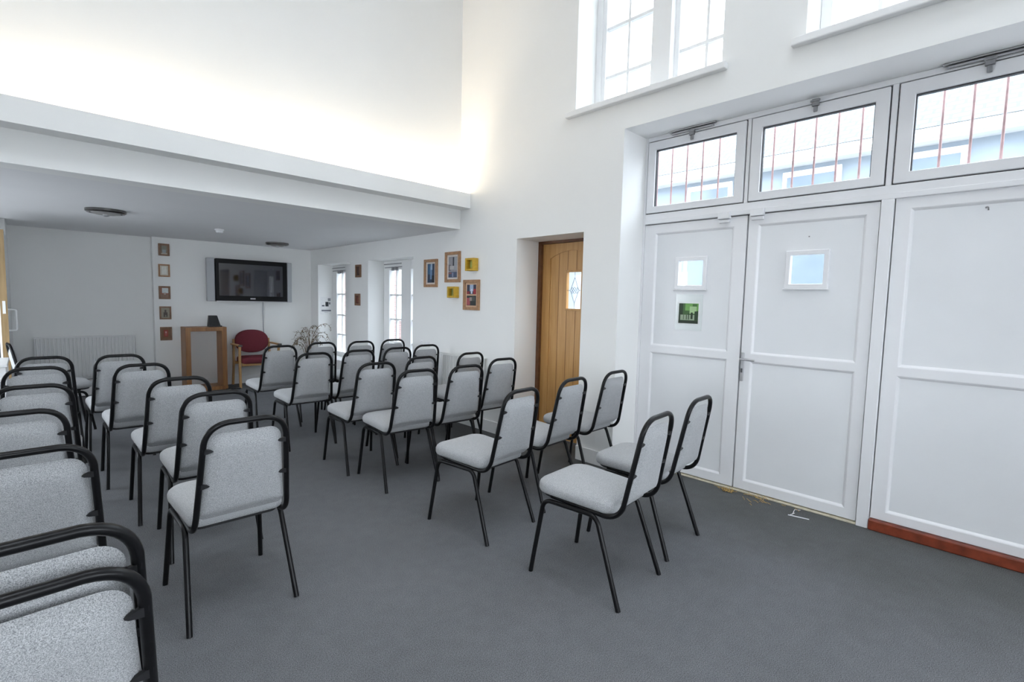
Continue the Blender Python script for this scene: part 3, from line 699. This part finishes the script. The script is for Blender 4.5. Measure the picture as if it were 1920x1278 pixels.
sm = [
 (1.385, 1.522, 1.997, 2.172, 'topmost of the column of five, brown print', [(-1, 1, -1, 1, (.25, .17, .12)), (-.6, .7, -.5, .8, (.22, .22, .18)), (-.4, .5, -.7, .0, (.30, .33, .34)), (-.7, .8, -1, -.7, (.42, .38, .33))]),
 (1.378, 1.520, 1.688, 1.872, 'second of the column of five, mostly white print', [(-1, 1, -1, 1, (.62, .58, .50)), (-.6, .6, -.75, .8, (.74, .73, .68))]),
 (1.374, 1.518, 1.360, 1.551, 'middle of the column of five, white-and-rust print', [(-1, 1, -1, 1, (.30, .13, .09)), (-.6, .9, -.1, .9, (.62, .66, .66)), (-.9, .9, -1, -.35, (.26, .16, .12)), (-.2, .3, -.4, .0, (.45, .35, .3))]),
 (1.376, 1.520, 1.060, 1.252, 'fourth of the column of five, dark tower shape', [(-1, 1, -1, 1, (.30, .27, .21)), (-.45, .5, -.8, .1, (.09, .07, .06)), (-.2, .25, .1, .6, (.10, .08, .07)), (-.1, .2, -.8, -.4, (.22, .2, .17))]),
 (1.376, 1.522, .748, .946, 'lowest of the column of five, red shape', [(-1, 1, -1, 1, (.20, .10, .05)), (-.55, .5, -.6, .7, (.28, .05, .03)), (-.3, .25, -.4, .5, (.40, .10, .08)), (-.2, .15, .1, .4, (.55, .32, .28))]),
]
for i, (a, b, c, d, lab, rc) in enumerate(sm):
    loc, rz, w_, h_ = on_back(a, b, c, d)
    picture('picture', BW+lab, 'picture', loc, rz, w_, h_, .02, FRAMED if i != 1 else FRAMEW, rc, group=FG)
def on_right(y0, y1, z0, z1): return ((XI, (y0+y1)/2, (z0+z1)/2), -PI/2, y1-y0, z1-z0)
# on the right wall pictures face -X: local -Y must map to -X
def rpic(label, y0, y1, z0, z1, fw, fm, rects, depth=.022, group='framed pictures on the right-hand wall'):
    return picture('picture', label, 'picture', (XI, (y0+y1)/2, (z0+z1)/2), -PI/2, y1-y0, z1-z0, fw, fm, rects, depth, None, group)
dk = (.03, .03, .04)
rpic('upper small brown-framed picture between the two narrow windows', 7.03, 7.195, 1.755, 1.945, .03, FRAMED, [(-1, 1, -1, 1, (.06, .035, .03)), (-.3, .6, -.6, .7, (.10, .05, .04))])
rpic('lower small brown-framed picture between the two narrow windows', 7.06, 7.215, 1.328, 1.508, .03, FRAMED, [(-1, 1, -1, 1, (.12, .045, .035)), (-.4, .5, -.7, .6, (.20, .06, .04))])
rpic('tall wooden-framed picture in dark blue, left of the wall group', 5.066, 5.345, 1.600, 1.943, .035, FRAMEW, [(-1, 1, -1, 1, (.62, .56, .52)), (-.72, .72, -.85, .85, (.03, .05, .09)), (-.6, .1, -.1, .8, (.05, .13, .24)), (-.15, .25, -.55, .6, (.16, .26, .42)), (-.05, .3, .3, .85, (.35, .45, .58)), (.2, .7, -.85, -.2, (.012, .014, .02))])
rpic('tall wooden-framed picture of grey figures, top of the wall group', 4.615, 4.905, 1.655, 2.012, .035, FRAMEW, [(-1, 1, -1, 1, (.66, .60, .56)), (-.75, .75, -.85, .85, (.30, .29, .31)), (.0, .3, .1, .8, dk), (-.75, -.35, -.3, .2, (.16, .14, .15)), (-.5, .2, -.2, .1, (.48, .46, .46)), (-.75, .75, -.85, -.4, (.07, .09, .15)), (.25, .75, -.25, .85, (.36, .37, .40)), (-.1, .15, -.8, -.45, (.22, .25, .38)), (-.75, -.2, -.55, -.45, (.28, .10, .10))])
rpic('tall wooden-framed picture with two red prints, lowest of the wall group', 4.263, 4.545, 1.338, 1.680, .035, FRAMEW, [(-1, 1, -1, 1, (.60, .40, .26)), (-.78, .75, .06, .85, (.03, .035, .07)), (-.3, .3, .3, .85, (.36, .46, .62)), (-.12, .15, .1, .5, (.62, .66, .75)), (.3, .75, .06, .5, (.32, .02, .03)), (-.78, -.3, .06, .3, (.22, .02, .03)), (-.78, .78, -.88, -.06, (.025, .03, .03)), (-.78, -.2, -.85, -.25, (.36, .08, .09)), (-.3, .1, -.5, -.2, (.30, .25, .22)), (.1, .6, -.5, -.15, (.07, .08, .07))])
# two deep yellow boxes
def ybox(label, y0, y1, z0, z1, rects): rpic(label, y0, y1, z0, z1, .022, YELLOW, rects, .073, 'yellow box frames on the right-hand wall')
ybox('upper deep yellow box frame, right of the figure picture', 4.305, 4.450, 1.777, 1.918, [(-1, 1, -1, 1, (.42, .36, .06)), (-.7, .5, -.6, .7, (.40, .48, .12)), (.1, .5, -.2, .5, (.03, .07, .03)), (.3, .7, -.7, -.1, (.05, .05, .02))])
ybox('lower deep yellow box frame, left of the red prints', 4.646, 4.782, 1.473, 1.603, [(-1, 1, -1, 1, (.30, .30, .06)), (-.5, .5, -.7, .7, (.06, .20, .07)), (-.2, .5, -.5, .4, (.10, .28, .10))])

# green picture in a clear sleeve on the narrow leaf; notice in the window reveal
t = thing('poster', 'green tree-scene print in a clear sleeve taped to the narrow white door leaf', 'poster', (XD+.013, 1.985, 1.39), -PI/2)
obj('sleeve', nb((-.118, .118, -.002, -.0002, -.150, .150)), mat('clear_plastic_sleeve', (.70, .74, .74), .15, noise=(8, .03)), t)
bm = bmesh.new(); ms = []
def rect(bm, ms, x0, x1, z0, z1, c, k):
    m = tone(c)
    if m not in ms: ms.append(m)
    quad(bm, [(x0, -.0025-.0002*k, z0), (x1, -.0025-.0002*k, z0), (x1, -.0025-.0002*k, z1), (x0, -.0025-.0002*k, z1)], ms.index(m))
G = [(-.100, .098, -.102, .088, (.72, .74, .74)), (-.086, .086, -.092, .075, (.05, .12, .035)), (-.086, -.05, -.02, .075, (.015, .035, .012)), (-.03, .086, .015, .075, (.16, .36, .09)), (.01, .07, -.01, .05, (.38, .56, .28)), (.035, .075, .05, .07, (.06, .15, .04)),
     (-.086, .086, -.065, -.02, (.32, .40, .28)), (-.086, -.07, -.07, -.01, (.02, .04, .02)), (-.045, -.038, -.06, -.015, (.10, .15, .08)), (-.02, -.01, -.06, -.015, (.08, .12, .06)), (.0, .008, -.06, -.005, (.02, .05, .02)), (.022, .04, -.055, .0, (.015, .035, .012)), (.055, .086, -.065, .01, (.02, .05, .015)), (-.086, .086, -.092, -.068, (.012, .025, .010))]
for k, g in enumerate(G): rect(bm, ms, *g, k)
obj('print', bm, ms, t)
t = thing('notice', 'white paper notice with black pictures in the reveal of the far narrow window', 'notice', (3.76, 8.609, 1.30), 0)
obj('sheet', nb((-.098, .098, -.003, -.0005, -.160, .145)), PAPER, t)
bm = bmesh.new(); ms = []
for k, g in enumerate([(-.075, -.025, .085, .115, (.35, .36, .38)), (.03, .078, .075, .125, (.25, .26, .28)), (-.015, .042, -.02, .06, (.025, .028, .035)), (-.078, -.03, -.02, .005, (.12, .13, .15)), (.048, .075, .015, .055, (.15, .16, .18)), (-.085, .085, -.105, -.080, (.16, .17, .2)), (-.035, .03, -.125, -.118, (.4, .4, .42))]): rect(bm, ms, *g, k+2)
obj('printing', bm, ms, t)

# ------------------------------------------------------------------ ceiling fittings
for (x, y, lab) in ((.585, 6.48, 'round recessed-looking ceiling lamp with a chrome rim, nearer the left'), (2.80, 8.17, 'round ceiling lamp with a chrome rim, above the television')):
    t = thing('ceiling_lamp', lab, 'ceiling lamp', (x, y, ZL), 0, 'round lamps on the low ceiling')
    bm = bmesh.new(); lathe(bm, [(.165, 0), (.165, -.022), (.150, -.034), (.135, -.034), (.125, -.02)], 40); obj('rim', bm, mat('dark_chrome', (.16, .155, .15), .25, metal=.9, noise=(20, .1)), t, smooth=True, angle=40)
    bm = bmesh.new(); lathe(bm, [(.124, -.018), (.118, -.036), (.085, -.046), (.03, -.050)], 36); obj('diffuser', bm, mat('smoked_diffuser', (.30, .29, .28), .25, noise=(10, .1)), t, smooth=True, angle=40)
    bm = bmesh.new(); lathe(bm, [(.028, -.046), (.028, -.058), (.014, -.066)], 20); obj('finial', bm, STEEL, t, smooth=True, angle=40)
t = thing('smoke_detector', 'small white round smoke detector on the low ceiling', 'smoke detector', (1.75, 7.13, ZL))
bm = bmesh.new(); lathe(bm, [(.052, 0), (.052, -.014), (.046, -.018)], 28); obj('base', bm, UPVC, t, smooth=True, angle=40)
bm = bmesh.new(); lathe(bm, [(.042, -.018), (.042, -.034), (.034, -.044), (.012, -.050)], 28); obj('head', bm, UPVC, t, smooth=True, angle=40)

# ------------------------------------------------------------------ radiators
def radiator(label, loc, rotz, w, h, z0, n):
    t = thing('radiator', label, 'radiator', loc, rotz, 'white panel radiators')
    bm = bmesh.new(); a = w/2; loop = []
    for k in range(n):
        x0 = -a+w*k/n; s = w/n
        for u, d in ((0, -.062), (.25, -.062), (.40, -.074), (.85, -.074)): loop.append((x0+u*s, d))
    loop += [(a, -.062), (a, -.03), (-a, -.03)]
    loft(bm, [[(x, y, z0+.02) for x, y in loop], [(x, y, z0+h-.02) for x, y in loop]])
    obj('panel', bm, RADM, t)
    obj('top_grille', nb((-a, a, -.076, -.022, z0+h-.02, z0+h)), RADM, t, bevel=.003)
    obj('side_cover', nb((-a-.004, -a, -.07, -.022, z0+.02, z0+h)), RADM, t); obj('side_cover', nb((a, a+.004, -.07, -.022, z0+.02, z0+h)), RADM, t)
    obj('bracket', nb((-a*.6-.015, -a*.6+.015, -.03, 0, z0+.05, z0+h-.05), (a*.6-.015, a*.6+.015, -.03, 0, z0+.05, z0+h-.05)), RADM, t)
    bm = bmesh.new(); tube(bm, fillet([(-a+.03, -.045, z0+.02), (-a+.03, -.045, z0-.03), (-a+.03, -.012, z0-.03), (a-.03, -.012, z0-.03), (a-.03, -.045, z0-.03), (a-.03, -.045, z0+.02)], .012), .0075, 8)
    obj('pipe', bm, mat('dull_pipe', (.30, .30, .30), .4, noise=(20, .1)), t, smooth=True)
    return t
radiator('white panel radiator on the far wall at the left', (.555, YBL-.002, 0), 0, 1.06, .57, .26, 26)
radiator('white panel radiator low on the right-hand wall behind the chairs', (XI-.002, 4.72, 0), -PI/2, 1.15, .50, .31, 28)
for y, z, w_, lab in ((5.40, .885, .055, 'small white valve box on the right-hand wall, left of the socket'), (5.27, .878, .10, 'small white wall socket on the right-hand wall above the radiator end')):
    t = thing('wall_socket', lab, 'wall socket', (XI, y, z), -PI/2, 'small white boxes on the right-hand wall')
    obj('plate', nb((-w_/2, w_/2, -.012, 0, -.035, .035)), UPVC, t, bevel=.003); obj('switch', nb((-w_*.25, w_*.25, -.022, -.012, -.012, .02)), UPVC, t, bevel=.002)

# ------------------------------------------------------------------ open door and cupboard at far left
od = sthing('door_5', 'open white door seen on its oak edge at the far left, with a D handle', 'door')
obj('leaf', nb((-.215, -.165, 7.32, 8.19, .012, 2.055)), TRIMP, od)
obj('edge_lipping', nb((-.217, -.163, 7.30, 7.32, .012, 2.055)), OAKEDGE, od)
obj('latch_plate', nb((-.20, -.178, 7.296, 7.301, 1.20, 1.33)), TRIMP, od)
bm = bmesh.new(); tube(bm, fillet([(-.166, 7.42, 1.24), (-.105, 7.42, 1.24), (-.105, 7.42, 1.02), (-.166, 7.42, 1.02)], .02), .010, 10); obj('pull_handle', bm, TRIMP, od, smooth=True, angle=50)
cb = thing('cupboard', 'white low cupboard cut by the left edge of the picture', 'cupboard', (-.55, 6.30, 0))
obj('body', nb((-.40, .385, -.30, .30, .05, .79)), TRIMP, cb, bevel=.004)
obj('top', nb((-.41, .395, -.31, .31, .79, .815)), TRIMP, cb, bevel=.004)
obj('plinth', nb((-.38, .365, -.28, .28, 0, .05)), GREYSTEEL, cb)

# ------------------------------------------------------------------ bits on the floor by the doors
def straw(label, cx, cy, n, spread, seed, group):
    r = random.Random(seed); bm = bmesh.new()
    for k in range(n):
        a = r.uniform(0, PI); l = r.uniform(.02, .05); x = cx+r.gauss(0, spread*.5); y = cy+r.gauss(0, spread); z = .002+r.random()*.012
        dx, dy = math.cos(a)*l/2, math.sin(a)*l/2; zt = z+r.uniform(0, .02)
        tube(bm, [(x-dx, y-dy, z), (x, y, z+.006), (x+dx, y+dy, zt)], .0016, 5)
    o = obj('straw', bm, STRAW); tag(o, label, 'straw', group, 'stuff')
straw('tuft of dry straw on the carpet where the two white leaves meet', 3.885, 1.55, 34, .03, 1, None)
straw('thin scatter of dry straw along the threshold under the handle door', 3.895, 1.33, 26, .09, 2, None)
bm = bmesh.new(); tube(bm, [(3.765, 1.068, .005), (3.772, 1.02, .006), (3.792, .943, .005)], .0032, 6); tube(bm, [(3.80, 1.05, .004), (3.88, 1.06, .012), (3.905, 1.03, .01)], .002, 5); tube(bm, [(3.768, 1.06, .004), (3.83, 1.045, .006)], .002, 5)
tag(obj('plastic_strip', bm, UPVC), 'thin white plastic strip on the carpet before the handle door', 'litter')

# ------------------------------------------------------------------ outside
struct('ground', nb((XO+.0, 40, -25, 40, -.3, -.15), (-40, XL-.3, -25, 40, -.3, -.15), (XL-.3, XO, -25, YR-.3, -.3, -.15)), PAVING, label='pale paved ground outside', cat='ground')
def uvface(bm, pts, u, v, mi=0):
    f = quad(bm, pts, mi); uv = bm.loops.layers.uv.verify()
    for l, c in zip(f.loops, ((0, 0), (u, 0), (u, v), (0, v))): l[uv].uv = c
bd = thing('building', 'long pale building with a grey tiled roof seen through the transom windows', 'building', (12, 3, -.15))
obj('wall', nb((0, 6, -15, 7.5, 0, 4.75)), RENDER_W, bd)
bm = bmesh.new(); uvface(bm, [(-.35, -15.3, 4.86), (-.35, 7.8, 4.86), (5, 7.8, 8.7), (5, -15.3, 8.7)], 24.6, 6.6); uvface(bm, [(-.35, -15.3, 4.80), (-.35, 7.8, 4.80), (5, 7.8, 8.6), (5, -15.3, 8.6)], 24.6, 6.6)
bd2 = obj('roof', bm, TILES, bd)
obj('gutter', nb((-.42, -.30, -15.3, 7.8, 4.66, 4.83)), OUTWHITE, bd)
obj('soffit', nb((-.35, 0, -15.3, 7.8, 4.62, 4.68)), OUTWHITE, bd)
for k, yy in enumerate((-5.2, -3.4, -1.5, .4, 2.6, 4.8)):
    wf = obj('window', nb((-.06, .02, yy-.55, yy+.55, 1.2, 4.52)), OUTWHITE, bd); obj('pane', nb((-.07, -.06, yy-.46, yy+.46, 1.3, 4.40)), mat('dark_outside_glass', (.16, .20, .255), .1, noise=(2, .1)), wf)
bk = thing('brick_wing', 'pink brick building seen through the narrow windows', 'building', (9.5, 17.5, -.15))
bm = bmesh.new(); uvface(bm, [(0, -6.2, 0), (0, 8, 0), (0, 8, 5), (0, -6.2, 5)], 14.2, 5); uvface(bm, [(0, -6.2, 0), (4, -6.2, 0), (4, -6.2, 5), (0, -6.2, 5)], 4, 5); uvface(bm, [(4, -6.2, 0), (4, 8, 0), (4, 8, 5), (4, -6.2, 5)], 14.2, 5); uvface(bm, [(0, 8, 0), (4, 8, 0), (4, 8, 5), (0, 8, 5)], 4, 5)
obj('wall', bm, BRICK, bk); obj('roof', nb((-.1, 4.1, -6.3, 8.1, 5, 5.15)), OUTWHITE, bk)
for yy in (-5.2, -3.6, -2.0, -.2, 1.8):
    wf = obj('window', nb((-.05, .02, yy-.28, yy+.28, .8, 3.6)), OUTWHITE, bk); obj('pane', nb((-.06, -.05, yy-.2, yy+.2, .9, 3.5)), mat('pale_outside_glass', (.35, .38, .42), .1, noise=(2, .1)), wf)
gd = thing('window_guard', 'red security bars outside the transom windows', 'window guard', (4.16, 0, 2.05))
obj('rail', nb((-.015, .015, -.5, 2.5, .0, .04), (-.10, .0, 2.3, 2.34, .0, .03), (-.10, .0, -.4, -.36, .0, .03)), REDBAR, gd); obj('rail', nb((-.015, .015, -.5, 2.5, 1.05, 1.09), (-.10, .0, 2.3, 2.34, 1.05, 1.08), (-.10, .0, -.4, -.36, 1.05, 1.08)), REDBAR, gd)
for k in range(20):
    bm = bmesh.new(); y = -.24+.141*k; tube(bm, [(0, y, .04), (0, y, 1.05)], .0075, 8); obj('bar', bm, REDBAR, gd, smooth=True)
